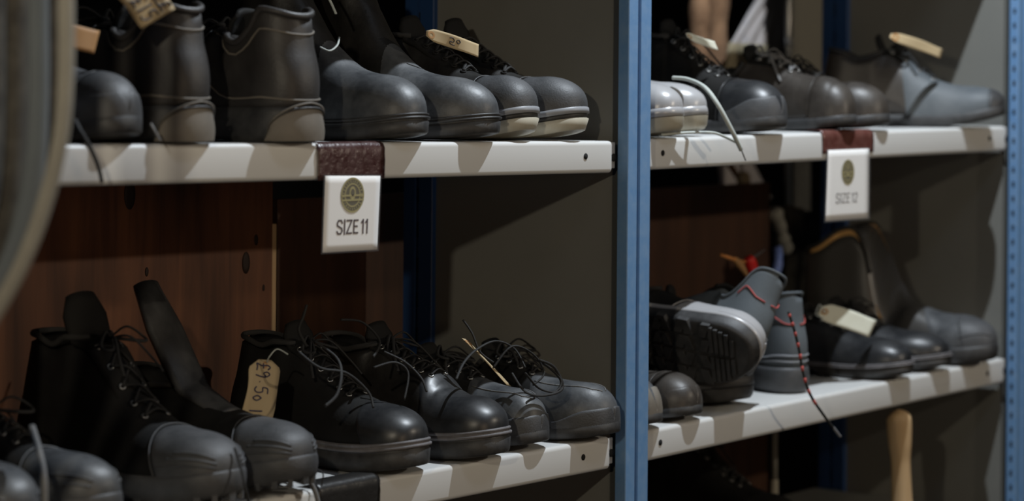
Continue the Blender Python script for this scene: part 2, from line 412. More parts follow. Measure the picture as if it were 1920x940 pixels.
US = [.5 - .5 * math.cos(PI * i / 64) for i in range(65)]
def patch_mesh(surf, u0, u1, t0=-1, t1=1, off=.001, nu=26, nt=36, edge=True):
    rows = []
    f0 = u0 if callable(u0) else (lambda t: u0); f1 = u1 if callable(u1) else (lambda t: u1)
    for i in range(nu + 1):
        a = i / nu; a = math.sin(a * PI / 2) if f1(0) > .98 else a
        row = []
        for j in range(nt + 1):
            t = t0 + (t1 - t0) * j / nt
            u = f0(t) + (f1(t) - f0(t)) * a
            o = off
            if edge and (i == 0 or (f1(0) < .98 and i == nu)): o = -.0006
            row.append(surf(u, t, o))
        rows.append(row)
    return MB().grid(rows)
def seam_tube(surf, pts, r, off=.0006, n=8):
    path = []
    for i in range(len(pts) - 1):
        for k in range(n):
            a = k / n; path.append((pts[i][0] * (1 - a) + pts[i + 1][0] * a, pts[i][1] * (1 - a) + pts[i + 1][1] * a))
    path.append(pts[-1])
    return MB().tube([surf(u, t, off) for u, t in path], r, 6)

SOLES = {
 'welt': [(0, -.003), (.001, .001), (.003, .0025), (.014, .0035), (.015, .0015), (.0165, .0015), (.0172, .005), (.0192, .005), (.0197, .0025), (.0207, .002), (.0212, .0035), (.0228, .0035), (.0235, .0005), (.024, -.003)],
 'flat': [(0, -.003), (.001, .001), (.004, .003), (.020, .003), (.022, .001), (.023, -.002)],
 'cup': [(0, -.005), (.001, -.001), (.006, .0025), (.018, .004), (.026, .0035), (.030, .002), (.0305, -.001)],
}
def make_shoe(name, label, cat, group, toe, heading, P, tilt=(0, 0), z=0, heel_at=False):
    """toe: (x, y) of the toe tip (or of the heel if heel_at); heading: degrees from straight out of the shelf, + turns the toe to the right"""
    L = P['L']
    a = math.radians(-90 + heading); d = Vector((math.cos(a), math.sin(a)))
    o2 = Vector(toe[:2]) if heel_at else Vector(toe[:2]) - d * L
    z += shelf_z(Vector(toe[:2]), z < -.1) + (.005 if P.get('lugs') else .0008)
    root = empty(name, (o2.x, o2.y, z), (math.radians(tilt[0]), math.radians(tilt[1]), a))
    root.rotation_mode = 'XYZ'
    tag(root, label, cat, group)
    surf, width, center, zs, height = lastf(P)
    # upper
    us = US; nv = 14
    mb = MB()
    for sd in (-1, 1):
        mb.grid([[surf(u, sd * (1 - j / nv)) for j in range(nv + 1)] for u in us])
    up = mb.build('upper', M[P['upper']], root, solid=.0028, merge=2e-5)
    # insole closes the inside
    o, _ = outline(P, -.006, 40)
    n = len(o); ib = MB(); ib.v = [(p.x, p.y, P['ts'] + .003 + _(u)) for u, p in o]; h = n // 2
    ib.f = [(0, 1, n - 1)] + [(i, i + 1, n - i - 1, n - i) for i in range(1, h)]
    ib.build('insole', M['lining_dark'], root)
    if P.get('lining'):
        for sd in (-1, 1):
            MB().grid([[surf(.46 * i / 24, sd * (1 - (.05 + .94 * j / 10)), -.0042) for j in range(11)] for i in range(25)]).build('lining', M[P['lining']], root)
    # padded collar along the top line
    uc = P.get('collar_to', .36)
    cu = [uc * (1 - i / 22) ** 1.5 for i in range(22)] + [0]
    path = [surf(u, -1e-6) for u in cu] + [surf(u, 1e-6) for u in reversed(cu[:-1])]
    if P.get('collar', .0035): MB().tube(path, P.get('collar', .0035), 8).build('collar', M[P.get('collar_m', 'lining_dark')], root)
    # sole
    lay = P.get('sole', 'welt'); ly = SOLES[lay]; sc = P['ts'] / ly[-1][0]
    ly = [(zz * sc, off + P.get('flare', 0)) for zz, off in ly]
    if lay == 'welt':
        cut = [i for i, q in enumerate(ly) if abs(q[0] - .0172 * sc) < 1e-6][0]
        sole_mesh(P, ly[:cut - 0], P.get('arch', .006)).build('sole', M[P.get('sole_m', 'rubber_dark')], root)
        sole_mesh(P, ly[cut - 1:]).build('welt', M[P.get('welt_m', 'rubber_dark')], root)
    elif P.get('bands'):
        for nm, za, zb_, o1, o2_, m_ in P['bands']:
            sole_mesh(P, [(za, o1 - .002), (za + .0008, o1), (zb_ - .0008, o2_), (zb_, o2_ - .002)], P.get('arch', .004) if za == 0 else 0).build(nm, M[m_], root)
    elif P.get('mid_m'):
        k = max(2, len(ly) // 2)
        sole_mesh(P, ly[:k + 1], P.get('arch', .005)).build('outsole', M[P.get('sole_m', 'rubber_dark')], root)
        q = ly[k][0]
        sole_mesh(P, [(q, ly[k][1] - .003), (q + .001, ly[k][1] - .001), (q + .002, ly[k][1] + .0005)] + ly[k + 1:] ).build('midsole', M[P['mid_m']], root)
    else:
        sole_mesh(P, ly, P.get('arch', .004)).build('sole', M[P.get('sole_m', 'rubber_dark')], root)
    if P.get('lugs'):
        mb = MB()
        og, zz_ = outline(P, .0015, 40)
        for i in range(0, len(og), 3):
            u, p = og[i]; u2, p2 = og[(i + 1) % len(og)]
            c = Vector((P['L'] * .5, 0)); inn = (c - p); inn = Vector((inn.x * .15, inn.y)).normalized() * .016
            zb = zz_(u) - .0; top = P['ts'] * .45
            q = [p, p2, p2 + inn, p + inn]
            mb.add([(a_.x, a_.y, zb - .0045 + (.003 if k_ > 1 else 0)) for k_, a_ in enumerate(q)] + [(a_.x, a_.y, zb + top) for a_ in q],
                   [(0, 3, 2, 1), (4, 5, 6, 7), (0, 1, 5, 4), (1, 2, 6, 5), (2, 3, 7, 6), (3, 0, 4, 7)])
        mb.build('tread', M[P.get('sole_m', 'rubber_dark')], root, smooth=False)
    # overlays
    if P.get('vamp'):
        uv = P.get('vamp_u', .5)
        patch_mesh(surf, lambda t: uv + .10 * abs(t) ** 1.5 * P.get('vamp_sweep', 1), 1, off=.0011, nu=34).build('vamp', M[P['vamp']], root)
    if P.get('cap'):
        uc_ = P.get('cap_u', .78); sw = P.get('cap_sweep', .0)
        patch_mesh(surf, lambda t: min(.985, uc_ + sw * abs(t) ** 1.6), 1, off=.0022, nu=22).build('toe_cap', M[P['cap']], root)
        seam_tube(surf, [(uc_ - .004 + sw * abs(t) ** 1.6, t) for t in [-.98 + 1.96 * k / 16 for k in range(17)]], .0008, .0014, 3).build('toe_seam', M[P.get('seam_m', P['cap'])], root)
    if P.get('bumper'):     # low rubber wrap around the toe
        bh = P.get('bumper_h', .45)
        ub = P.get('bumper_u', .80)
        for_t = []
        rows = []
        N = 60
        pth = [(ub + (1 - ub) * math.sin(PI / 2 * k / 30), -1) for k in range(31)] + [(ub + (1 - ub) * math.sin(PI / 2 * k / 30), 1) for k in range(30, -1, -1)]
        for k, (u, s_) in enumerate(pth):
            e = min(k, len(pth) - 1 - k) / 14; e = min(1, e); hgt = bh * (.35 + .65 * e * e * (3 - 2 * e))
            zt = P['ts'] + .085 * hgt + zs(u); v_ = .05
            while v_ < .97 and surf(u, s_ * (1 - v_)).z < zt: v_ += .003
            rows.append([surf(u, s_ * (1 - v_ * j / 7), .0030 if j < 7 else -.0005) for j in range(8)])
        MB().grid(rows).build('toe_bumper', M[P['bumper']], root)
    for sd in P.get('scallops', ()):  # moulded ridges on the toe side
        u0, t0, u1, t1 = sd
        for s_ in (-1, 1):
            seam_tube(surf, [(u0 + (u1 - u0) * k / 6, s_ * (t0 + (t1 - t0) * k / 6)) for k in range(7)], P.get('ridge_r', .0014), .0022, 3).build('ridge', M[P.get('ridge_m', 'rubber')], root)
    if P.get('heel_patch'):
        patch_mesh(surf, 0, .16, -1, -.02, off=.0012, nt=20, edge=False).build('heel_counter', M[P['heel_patch']], root)
        patch_mesh(surf, 0, .16, .02, 1, off=.0012, nt=20, edge=False).build('heel_counter', M[P['heel_patch']], root)
    if P.get('heel_seam'):
        for tt in P['heel_seam']:
            rng = [.42 * (1 - i / 14) ** 1.6 for i in range(14)] + [0]
            pth = [surf(u, -tt * (1 - .25 * u), .0008) for u in rng] + [surf(u, tt * (1 - .25 * u), .0008) for u in reversed(rng[:-1])]
            MB().tube(pth, .0013, 6).build('piping', M[P.get('pipe_m', 'heel_grey')], root)
    if P.get('stitch'):
        for sd in P['stitch']:
            for s_ in (-1, 1):
                seam_tube(surf, [(u, s_ * t) for u, t in sd], P.get('stitch_r', .0008), .0016, 4).build('stitching', M[P.get('stitch_m', 'lace_grey')], root)
    # tongue
    tg = P.get('tongue')
    if tg:
        u_a, u_b, rise, back = tg[:4]; tw = tg[4] if len(tg) > 4 else .024
        rows = []
        for i in range(19):
            a_ = i / 18; u = u_a + (u_b - u_a) * min(1, a_ * 1.4)
            b0 = surf(u, 1e-6); zc = height(u) - .003 + zs(u)
            e = max(0, a_ * 1.4 - 1) / .4
            x = u * L + back * e; zc += rise * e
            row = []
            for j in range(9):
                s_ = -1 + j / 4
                ww = tw * (.75 + .35 * a_) * (1 - .35 * max(0, e - .6) / .4 * abs(s_))
                row.append((x - .004 * s_ * s_, s_ * ww + center(u), zc - .006 * s_ * s_ * (1 if e < .1 else 1.0)))
            rows.append(row)
        MB().grid(rows).build('tongue', M[P.get('tongue_m', 'black_matt')], root, solid=P.get('tongue_th', .005), offset=0)
    # laces
    lc = P.get('laces')
    if lc:
        ua, ub, nr = lc[:3]; te = P.get('eye_t', .10); lm = M[P.get('lace_m', 'lace')]; r = P.get('lace_r', .0022)
        rows_u = [ua + (ub - ua) * k / (nr - 1) for k in range(nr)]
        eb = None
        for k, u in enumerate(rows_u):
            for s_ in (-1, 1):
                c = surf(u, s_ * te, .0012); n_ = (surf(u, s_ * te, .003) - c).normalized()
                q = n_.to_track_quat('Z', 'Y')
                ring = MB(); rr = []
                for a1 in range(13):
                    A = 2 * PI * a1 / 12
                    rr.append([c + q @ Vector((math.cos(A) * (.0032 + .0011 * math.cos(2 * PI * b / 6)), math.sin(A) * (.0032 + .0011 * math.cos(2 * PI * b / 6)), .0011 * math.sin(2 * PI * b / 6))) for b in range(6)])
                ring.grid(rr, True).build('eyelet', M[P.get('eye_m', 'steel')], root)
        mb = MB()
        for k in range(nr):
            u = rows_u[k]
            a1, a2 = surf(u, -te, .002), surf(u, te, .002)
            m1 = (a1 + a2) / 2 + Vector((0, 0, .006))
            if k == 0: mb.tube(smooth_path([a1, m1, a2], 6), r, 6, .6)
            if k + 1 < nr:
                u2 = rows_u[k + 1]
                for s_ in (-1, 1):
                    p1 = surf(u, s_ * te, .002); p2 = surf(u2, -s_ * te, .002)
                    mb.tube(smooth_path([p1, (p1 + p2) / 2 + Vector((0, 0, .007 + .002 * s_)), p2], 6), r, 6, .6)
        u = rows_u[-1]; c = (surf(u, -te, .002) + surf(u, te, .002)) / 2 + Vector((0, 0, .008))
        if P.get('bow', 1):
            rs = random.Random(sum(ord(ch) for ch in label))
            R_ = lambda a, b: a + (b - a) * rs.random()
            for s_ in (-1, 1):
                lo = Vector((R_(.0, .03), s_ * R_(.028, .045), R_(-.012, .004)))
                mb.tube(smooth_path([c, c + lo * .5 + Vector((0, 0, .012)), c + lo, c + lo * .75 + Vector((.016, 0, -.004)), c + Vector((.002, 0, .001))], 7), r, 6, .6)
                e1 = Vector((R_(.03, .06), s_ * R_(.02, .05), R_(-.04, -.02)))
                mb.tube(smooth_path([c, c + e1 * .4 + Vector((0, 0, .012)), c + e1 * .8, c + e1 + Vector((.004, 0, -.012))], 7), r, 6, .6)
            mb.lathe([(0, -.004), (.005, -.003), (.0065, 0), (.005, .003), (0, .004)], 10, 'z', tuple(c))
        mb.build('laces', lm, root)
    for fn in P.get('extra', ()): fn(root, surf, P)
    P['_surf'] = surf; root['_'] = 0; del root['_']
    SURF[root.name] = surf
    return root
SURF = {}
def local(root):
    return (Matrix.Translation(root.location) @ root.rotation_euler.to_matrix().to_4x4()).inverted()
def pose(root, xdir, zdir, anchor, world):
    """turn a lying shoe so that its local x and z follow the given directions, anchor (local) landing on world"""
    x = Vector(xdir).normalized(); z = Vector(zdir); z = (z - x * z.dot(x)).normalized(); y = z.cross(x)
    R = Matrix((x, y, z)).transposed()
    root.rotation_euler = R.to_euler(); root.location = Vector(world) - R @ Vector(anchor)
def strand(name, root, pts, r, m, n=8, flat=.7):
    L_ = local(root)
    return MB().tube([L_ @ p for p in smooth_path([at(*p) for p in pts], n)], r, 7, flat).build(name, M[m], root)

LOW = dict(L=.30, W=.048, Wh=.036, ts=.026, upper='black', sole='welt',
           prof=[(0, .095), (.08, .092), (.2, .072), (.3, .078), (.40, .104), (.5, .098), (.62, .084), (.75, .074), (.86, .070), (1, .062)],
           open=[(0, 1), (.34, 1), (.42, .34), (.5, .22), (.6, .18), (.66, 0), (1, 0)],
           tongue=(.66, .40, .022, -.014), laces=(.62, .43, 4))
BOOT = dict(LOW, prof=[(0, .150), (.1, .146), (.2, .140), (.3, .146), (.38, .142), (.46, .124), (.55, .102), (.65, .086), (.76, .077), (.86, .073), (1, .065)],
            open=[(0, 1), (.30, 1), (.38, .36), (.5, .22), (.62, .18), (.68, 0), (1, 0)],
            tongue=(.66, .36, .03, -.012), laces=(.64, .39, 6), pinch=.16)
DEALER = dict(BOOT, prof=[(0, .205), (.1, .205), (.25, .205), (.33, .20), (.40, .172), (.47, .137), (.55, .108), (.65, .088), (.76, .079), (.86, .0745), (1, .066)],
              open=[(0, 1), (.30, 1), (.36, .5), (.42, .0), (1, 0)], tongue=None, laces=None, vamp='vamp_grey', vamp_u=.50, L=.31, W=.050, tu=.74, q=2.3, q2=2.3, collar_to=.33)

def shelf_z(p, low=False):
    x = p[0]
    if low and x < 0: return .006 - .009 * (x + 1.08) / 1.07
    if low: return -.004 + .005 * (x - .06) / 1.11
    if x < 0: return .006 - .0105 * (x + 1.08) / 1.07
    return -.003 + .008 * (x - .06) / 1.11
def mk(base, **k): d = dict(base); d.update(k); return d
GU = 'shoes and boots on the upper left shelf'
make_shoe('work_shoe', 'blurred black shoe toe farthest left on the upper shelf, mostly behind the grey cloth', 'shoe', GU, (-1.005, -.005), 0, mk(LOW, upper='vamp_grey', cap='vamp_grey', laces=(.6, .44, 3), bow=0))
make_shoe('work_shoe', 'dark grey low shoe with a ridged toe rim, just right of the hanging grey cloth', 'shoe', GU, (-.903, -.01), 0, mk(LOW, W=.046, ts=.022, upper='rubber', cap='rubber', cap_u=.84, bumper='rubber', bumper_u=.7, bumper_h=.27, sole='flat', laces=(.6, .46, 3), bow=0))
def heel_mound(root, surf, P):
    og, zs = outline(P, .0062, 72); n = len(og); rows = []
    K = 13
    for i in range(-K, K + 1):
        p = og[i % n][1]; t = i / K; hh = P['ts'] * .92 * math.sqrt(max(0, 1 - t * t)) ** .8
        q = og[(i + 1) % n][1] - og[(i - 1) % n][1]; nn = Vector((-q.y, q.x)).normalized()
        rows.append([(p.x + nn.x * .0022 * math.sin(PI * min(1, .15 + j / 8)), p.y + nn.y * .0022 * math.sin(PI * min(1, .15 + j / 8)), .002 + hh * j / 8) for j in range(9)])
    MB().grid(rows).build('heel_mound', M['sole_tan'], root)
    for s_ in (1.0, 1.25):
        MB().tube([Vector(r[-1]) + Vector((-.001, 0, (s_ - 1) * .022 * (1 - abs(i - K) / K) + .0005)) for i, r in enumerate(rows)], .0013, 6).build('heel_ridge', M['sole_tan' if s_ > 1.1 else 'heel_grey'], root)
HEEL = mk(BOOT, extra=(heel_mound,), prof=[(0, .142), (.03, .146), (.10, .150), (.17, .128), (.26, .112), (.34, .122), (.42, .132), (.5, .118), (.62, .096), (.75, .08), (.86, .074), (1, .066)],
          upper='heel_grey', Wh=.041, ts=.040, sole='cup', sole_m='rubber_dark', heel_seam=(.20, .90), pipe_m='sole_tan', collar=.0042, collar_m='heel_grey', collar_to=.34, lean=.006, hb=.006, flare=.001, pinch=.10, laces=(.62, .46, 4), hu=.16, W=.047)
make_shoe('work_shoe', 'black shoe turned heel outwards, left of two, under the tag marked £15', 'shoe', GU, (-.810, -.012), 180, mk(HEEL, Wh=.039), heel_at=True)
make_shoe('work_shoe', 'black shoe turned heel outwards, right of two, next to the smooth toe boots', 'shoe', GU, (-.645, -.020), 176, HEEL, heel_at=True)
make_shoe('dealer_boot', 'smooth black pull-on boot with dusty round toe beside the heel of a turned shoe', 'boot', GU, (-.437, -.018), 0, DEALER)
make_shoe('dealer_boot', 'smooth black pull-on boot with round toe, second from the left of the four toes', 'boot', GU, (-.305, -.016), 0, mk(DEALER, side=-1))
SAFE = mk(BOOT, prof=[(0, .14), (.1, .136), (.2, .130), (.3, .136), (.38, .134), (.46, .120), (.55, .104), (.65, .088), (.76, .079), (.86, .0765), (1, .068)], ts=.032, sole='cup', sole_m='sole_white', bands=(('outsole', 0, .0165, -.001, .0035, 'sole_white'), ('sole_groove', .0165, .0225, .0015, .0018, 'rubber_dark'), ('sole_rim', .0225, .031, .0045, .0035, 'sole_mid')), cap='rubber', cap_u=.74, cap_sweep=.03, spring=.014, eye_m='dark', lace_r=.0024, W=.0435, bow=0, q=2.6)
make_shoe('safety_boot', 'laced black safety boot with grey toe and off-white sole, tan tag on its laces', 'boot', GU, (-.198, -.005), 0, SAFE)
make_shoe('safety_boot', 'black safety boot with grey toe and off-white sole nearest the middle blue post', 'boot', GU, (-.101, -.005), 0, mk(SAFE, side=-1))

GL = 'shoes and boots on the lower left shelf'
ZL = -ST
RUB = mk(BOOT, ts=.030, sole='cup', sole_m='rubber', cap='rubber', cap_u=.70, cap_sweep=.10, lugs=True, upper='black_matt', W=.050, q=2.5, spring=.012,
         scallops=((.86, .62, .985, .50), (.84, .74, .99, .66), (.80, .88, .99, .80)), laces=(.62, .40, 5))
make_shoe('rubber_toe_shoe', 'black shoe with a rubber toe at the bottom left corner, pale lace across it', 'shoe', GL, (-1.048, -.02), 0, mk(LOW, upper='black_matt', cap='vamp_grey', cap_u=.7, cap_sweep=.08, sole='cup', W=.046, ts=.03, sole_m='rubber', scallops=((.82, .8, .98, .7),)), z=ZL)
make_shoe('rubber_toe_shoe', 'black shoe with a rubber toe second from the left on the lower shelf', 'shoe', GL, (-.948, -.02), 0, mk(LOW, upper='black_matt', cap='vamp_grey', cap_u=.7, cap_sweep=.08, sole='cup', W=.046, ts=.03, sole_m='rubber', side=-1, scallops=((.82, .8, .98, .7), (.86, .6, .98, .5))), z=ZL)
make_shoe('work_boot', 'tall black boot with a large ribbed rubber toe and an upright tongue', 'boot', GL, (-.767, -.03), 0, mk(RUB, L=.33, W=.054, prof=[(0, .17), (.1, .168), (.2, .160), (.3, .17), (.38, .168), (.46, .140), (.55, .106), (.65, .084), (.76, .074), (.86, .070), (1, .062)], tongue=(.66, .33, .052, -.02, .030)), z=ZL)
make_shoe('work_boot', 'black boot with ribbed rubber toe tipped up, its tongue standing against the red board', 'boot', GL, (-.649, -.03), 0, mk(RUB, prof=[(0, .12), (.1, .115), (.2, .10), (.3, .105), (.38, .105), (.46, .096), (.55, .084), (.65, .076), (.76, .071), (.86, .067), (1, .06)], laces=None, tongue=(.6, .40, .118, -.080, .024), tongue_m='rubber_dark', tongue_th=.011), z=ZL + .003)
make_shoe('work_boot', 'black ankle boot with the tag marked £9.50 and a thick welted sole', 'boot', GL, (-.434, -.02), 0, mk(BOOT, upper='black_matt', vamp='gloss', vamp_u=.72, ts=.034, W=.051, welt_m='welt_dust'), z=ZL)
make_shoe('work_shoe', 'black shoe with a polished creased toe and welted sole, in front of tangled laces', 'shoe', GL, (-.287, -.03), 1, mk(BOOT, prof=[(0, .14), (.1, .135), (.2, .125), (.3, .13), (.38, .134), (.46, .122), (.55, .108), (.64, .100), (.70, .084), (.78, .074), (.86, .073), (1, .065)], upper='black', vamp='gloss', vamp_u=.60, ts=.034, W=.051, welt_m='welt_dust', wrinkles=(.69,)), z=ZL)
CAS = mk(LOW, upper='black_matt', vamp='vamp_grey', vamp_u=.62, bumper='rubber', bumper_h=.22, bumper_u=.80, sole='flat', ts=.018, W=.0455, stitch=([(.66, .30), (.75, .27), (.85, .25), (.93, .2), (.955, 0.05)],), q=2.6, q2=2.8, tu2=.84)
make_shoe('casual_shoe', 'low black shoe with scuffed rubber toe bumper, left of its matching pair', 'shoe', GL, (-.172, -.006), 0, CAS, z=ZL)
make_shoe('casual_shoe', 'low black shoe with scuffed toe bumper touching the middle blue post', 'shoe', GL, (-.058, -.03), 0, mk(CAS, side=-1), z=ZL)

GR = 'shoes and boots on the upper right shelf'
SIL = mk(LOW, cap='silver', cap_u=.62, upper='black', sole='cup', ts=.034, sole_m='sole_white', mid_m='silver', W=.0425, lace_m='lace_pale', laces=None)
make_shoe('work_shoe', 'shiny silver grey shoe toe with off-white sole, half hidden by the middle blue post', 'shoe', GR, (.120, -.02), 0, SIL)
make_shoe('work_shoe', 'shiny silver grey shoe toe with off-white sole beside the striped lace', 'shoe', GR, (.215, .01), 0, mk(SIL, side=-1))
make_shoe('work_boot', 'black boot with glossy toe cap and wide rubber bumper behind the striped lace', 'boot', GR, (.395, -.02), 0, mk(BOOT, upper='black_matt', cap='gloss', cap_u=.72, bumper='rubber', bumper_h=.33, bumper_u=.74, sole='flat', ts=.02, W=.052), )
make_shoe('leather_shoe', 'brown-black wrinkled leather shoe with a big lace bow on the upper right shelf', 'shoe', GR, (.625, -.01), 0, mk(LOW, upper='brown', wrinkles=(.66, .72, .9), sole='flat', ts=.018, cap='brown', cap_u=.8, L=.29, W=.0455, lace_m='lace_grey', prof=[(0, .10), (.08, .098), (.2, .08), (.3, .086), (.40, .115), (.5, .11), (.62, .094), (.75, .084), (.86, .078), (1, .068)]))
make_shoe('leather_shoe', 'brown-black wrinkled leather shoe squeezed between its pair and the blue-grey shoe', 'shoe', GR, (.722, -.008), 0, mk(LOW, upper='brown', wrinkles=(.66, .72), sole='flat', ts=.018, cap='brown', cap_u=.8, side=-1, L=.29, W=.044, laces=(.62, .43, 3)))
make_shoe('work_shoe', 'scuffed blue-grey shoe pointing right with a card tag on its laces', 'shoe', GR, (1.075, -.045), 22, mk(BOOT, L=.31, upper='brown', vamp='bluegrey', vamp_u=.44, vamp_sweep=.4, sole='flat', ts=.02, prof=[(0, .13), (.1, .125), (.2, .115), (.3, .12), (.38, .13), (.46, .118), (.55, .095), (.65, .077), (.76, .066), (.86, .060), (1, .05)], spring=.02, W=.048, cap='rubber_dark', cap_u=.93, laces=(.62, .40, 4)))

GK = 'shoes and boots on the lower right shelf'
make_shoe('work_shoe', 'dusty grey shoe toe peeping out beside the middle post on the lower right shelf', 'shoe', GK, (.085, -.012), 0, mk(LOW, upper='vamp_grey', bumper='sole_tan', bumper_h=.4, sole='flat', ts=.016, W=.045, laces=None), z=ZL)
make_shoe('leather_shoe', 'worn brown shoe lying under the black tread of the overturned trainer', 'shoe', GK, (.192, -.008), 0, mk(LOW, upper='brown', cap='brown', cap_u=.8, bumper='brown', bumper_h=.3, sole='flat', ts=.016, W=.046, laces=None, prof=[(0, .07), (.2, .06), (.4, .066), (.6, .064), (.75, .062), (.86, .060), (1, .054)]), z=ZL)
DRESS = mk(LOW, upper='gloss', ts=.022, sole='welt', welt_m='welt_dust', L=.31, W=.047, arch=.012, prof=[(0, .09), (.08, .088), (.2, .07), (.3, .074), (.40, .094), (.5, .088), (.62, .074), (.75, .064), (.86, .060), (1, .052)])
make_shoe('dress_shoe', 'polished black round-toed shoe under the white card tag', 'shoe', GK, (.800, -.02), 3, DRESS, z=ZL)
make_shoe('dress_shoe', 'polished black round-toed shoe behind its pair, next to the tall boot', 'shoe', GK, (.930, -.015), 3, mk(DRESS, side=-1), z=ZL)

TRAIN = mk(LOW, upper='black_matt', cap='silver', cap_u=.60, cap_sweep=-.05, sole='cup', ts=.034, sole_m='rubber_dark', mid_m='silver', W=.052, laces=None, L=.31, wrinkles=(.66,), bumper='silver', bumper_h=.3, tongue=(.66, .40, .03, -.014))
def tread_blocks(root, surf, P):
    """chevron lugs over the whole outsole"""
    og, _ = outline(P, -.004, 40)
    def half(x):
        best = min(og, key=lambda q: abs(q[1].x - x) + (0 if q[1].y > 0 else 9)); return best[1].y
    k = 0; x = .022
    while x < P['L'] - .02:
        h = abs(half(x)) - .002; fine = x > P['L'] * .80
        stp = .008 if fine else .019
        for s_ in (-1, 1):
            for (a, b) in (((.08, .97),) if fine else ((.06, .48), (.56, 1.02))):
                y0, y1 = s_ * h * a, s_ * h * b
                sl = 0 if fine else .008 * (1 if k % 2 else -1)
                dx = stp * .72
                zt = lambda xx: P.get('spring', .01) * max(0, (xx / P['L'] - .62) / .38) ** 2
                q = [(x, y0), (x + dx, y0), (x + dx + sl, y1), (x + sl, y1)]
                MBT.add([(a_, b_, zt(a_) - .0055) for a_, b_ in q] + [(a_, b_, zt(a_) + .003) for a_, b_ in q],
                        [(0, 3, 2, 1), (4, 5, 6, 7), (0, 1, 5, 4), (1, 2, 6, 5), (2, 3, 7, 6), (3, 0, 4, 7)])
        x += stp; k += 1
MBT = MB()
t = make_shoe('trainer', 'overturned silver-toed trainer showing its chunky black tread', 'shoe', GK, (.25, 0), 0, TRAIN, z=ZL)
tread_blocks(t, None, TRAIN); MBT.build('tread', M['rubber_dark'], t, smooth=False, bevel=.0008)
pose(t, (.05, -1, -.14), (.86, .30, .44), (.31, -.01, .012), at(1408, 662, -.045))
t2 = make_shoe('trainer', 'silver grey trainer toe with ridged rim under the overturned trainer', 'shoe', GK, (.365, .022), 0, mk(TRAIN, side=-1, sole_m='rubber_dark', cap='rubber', mid_m='rubber', bumper='rubber', bumper_h=.2, W=.044, laces=None), z=ZL)
SUE = mk(HEEL, upper='suede', Wh=.034, W=.043, ts=.040, sole_m='rubber', welt_m='rubber', extra=(), heel_seam=(.82, .90), pipe_m='sole_mid', collar=.0025, collar_m='suede', L=.29, prof=[(0, .153), (.02, .152), (.05, .149), (.085, .140), (.13, .120), (.20, .102), (.26, .096), (.34, .105), (.42, .115), (.5, .105), (.62, .09), (.75, .078), (.86, .07), (1, .06)], upper_m=None, mid_m=None, laces=None, tongue=(.6, .42, .01, -.01),
         stitch=([(.001, .42), (.02, .40), (.05, .32), (.085, .22), (.13, .2)],), stitch_m='stitch_red', stitch_r=.001)
t3 = make_shoe('suede_shoe', 'blue-grey suede shoe turned heel outwards, upright, red and black lace hanging down it', 'shoe', GK, (at(1497, 700, .035).x, .035), 160, SUE, heel_at=True, z=ZL)
t4 = make_shoe('suede_shoe', 'blue-grey suede shoe leaning over behind the overturned trainer', 'shoe', GK, (.40, 0), 180, SUE, heel_at=True, z=ZL)
pose(t4, (.45, .9, .0), (.40, -.22, .88), (0, 0, .150), at(1466, 518, -.035))
TALL = mk(BOOT, L=.33, W=.052, near_cut=.12, cut_at=.42, upper='sheen', vamp='vamp_grey', vamp_u=.62, cap='rubber', cap_u=.80, cap_sweep=.05, sole='cup', sole_m='rubber_dark', ts=.028, lining='lining',
          prof=[(0, .185), (.08, .195), (.20, .222), (.32, .232), (.41, .192), (.48, .14), (.56, .105), (.66, .088), (.76, .08), (.86, .076), (1, .068)],
          open=[(0, 1), (.34, 1), (.44, .75), (.50, .35), (.58, .12), (.64, 0), (1, 0)], laces=None, tongue=None, scallops=((.84, .8, .98, .6),), lean=.0)
t5 = make_shoe('tall_boot', 'tall black leather boot hanging open with tan lining and grey toe', 'boot', GK, (1.075, -.035), 14, TALL, z=ZL)

# loose lace ends that belong to shoes
def sh(start): return next(o for o in C.objects if o.get('label', '').startswith(start))
a = sh('dark grey low shoe')
strand('lace_end', sh('blurred black shoe toe'), [(140, 225, -.03), (150, 245, -.045), (168, 275, -.05), (184, 312, -.045), (191, 342, -.042)], .0026, 'lace')
strand('lace_end', a, [(283, 232, -.03), (290, 245, -.035), (300, 264, -.035)], .0016, 'lace_grey')
strand('lace_end', sh('black shoe with a rubber toe at the bottom left'), [(60, 800, -.0), (72, 840, -.03), (82, 890, -.055), (84, 960, -.06)], .0035, 'lace_grey')
strand('lace_end', sh('tall black boot with a large'), [(440, 840, -.03), (455, 890, -.045), (460, 915, -.05), (470, 955, -.05)], .0018, 'lace')
strand('lace_end', sh('black boot with ribbed rubber toe tipped'), [(560, 893, .0), (578, 900, -.012), (592, 925, -.016), (600, 960, -.018)], .004, 'lace_grey')
strand('lace_end', sh('black ankle boot'), [(592, 880, .0), (603, 885, -.006), (606, 893, -.008), (603, 912, -.008)], .0012, 'lace')
b = sh('shiny silver grey shoe toe with off-white sole beside')
strand('lace_end', b, [(1262, 146, .04), (1290, 149, .015), (1320, 163, -.02), (1345, 195, -.045), (1372, 245, -.055), (1389, 280, -.05)], .0042, 'lace_pale', 10)
strand('lace_end', b, [(1240, 253, .0), (1290, 249, -.012), (1335, 249, -.02), (1360, 257, -.03), (1386, 270, -.04)], .0028, 'lace_pale', 10)
strand('aglet', b, [(1387, 272, -.048), (1392, 286, -.050), (1398, 301, -.05)], .0011, 'lace_grey')
c = sh('blue-grey suede shoe turned heel')
pts = [(1478, 585, -.045), (1488, 615, -.05), (1498, 655, -.052), (1506, 700, -.055), (1520, 742, -.06), (1545, 780, -.06), (1562, 803, -.06)]
path = smooth_path([at(*p) for p in pts], 10); Lc = local(c)
MB().tube([Lc @ p for p in path], .0021, 7).build('lace_end', M['lace'], c)
mb = MB()
for k in range(2, 44, 5): mb.tube([Lc @ path[k], Lc @ path[k + 1], Lc @ path[k + 2]], .0024, 7)
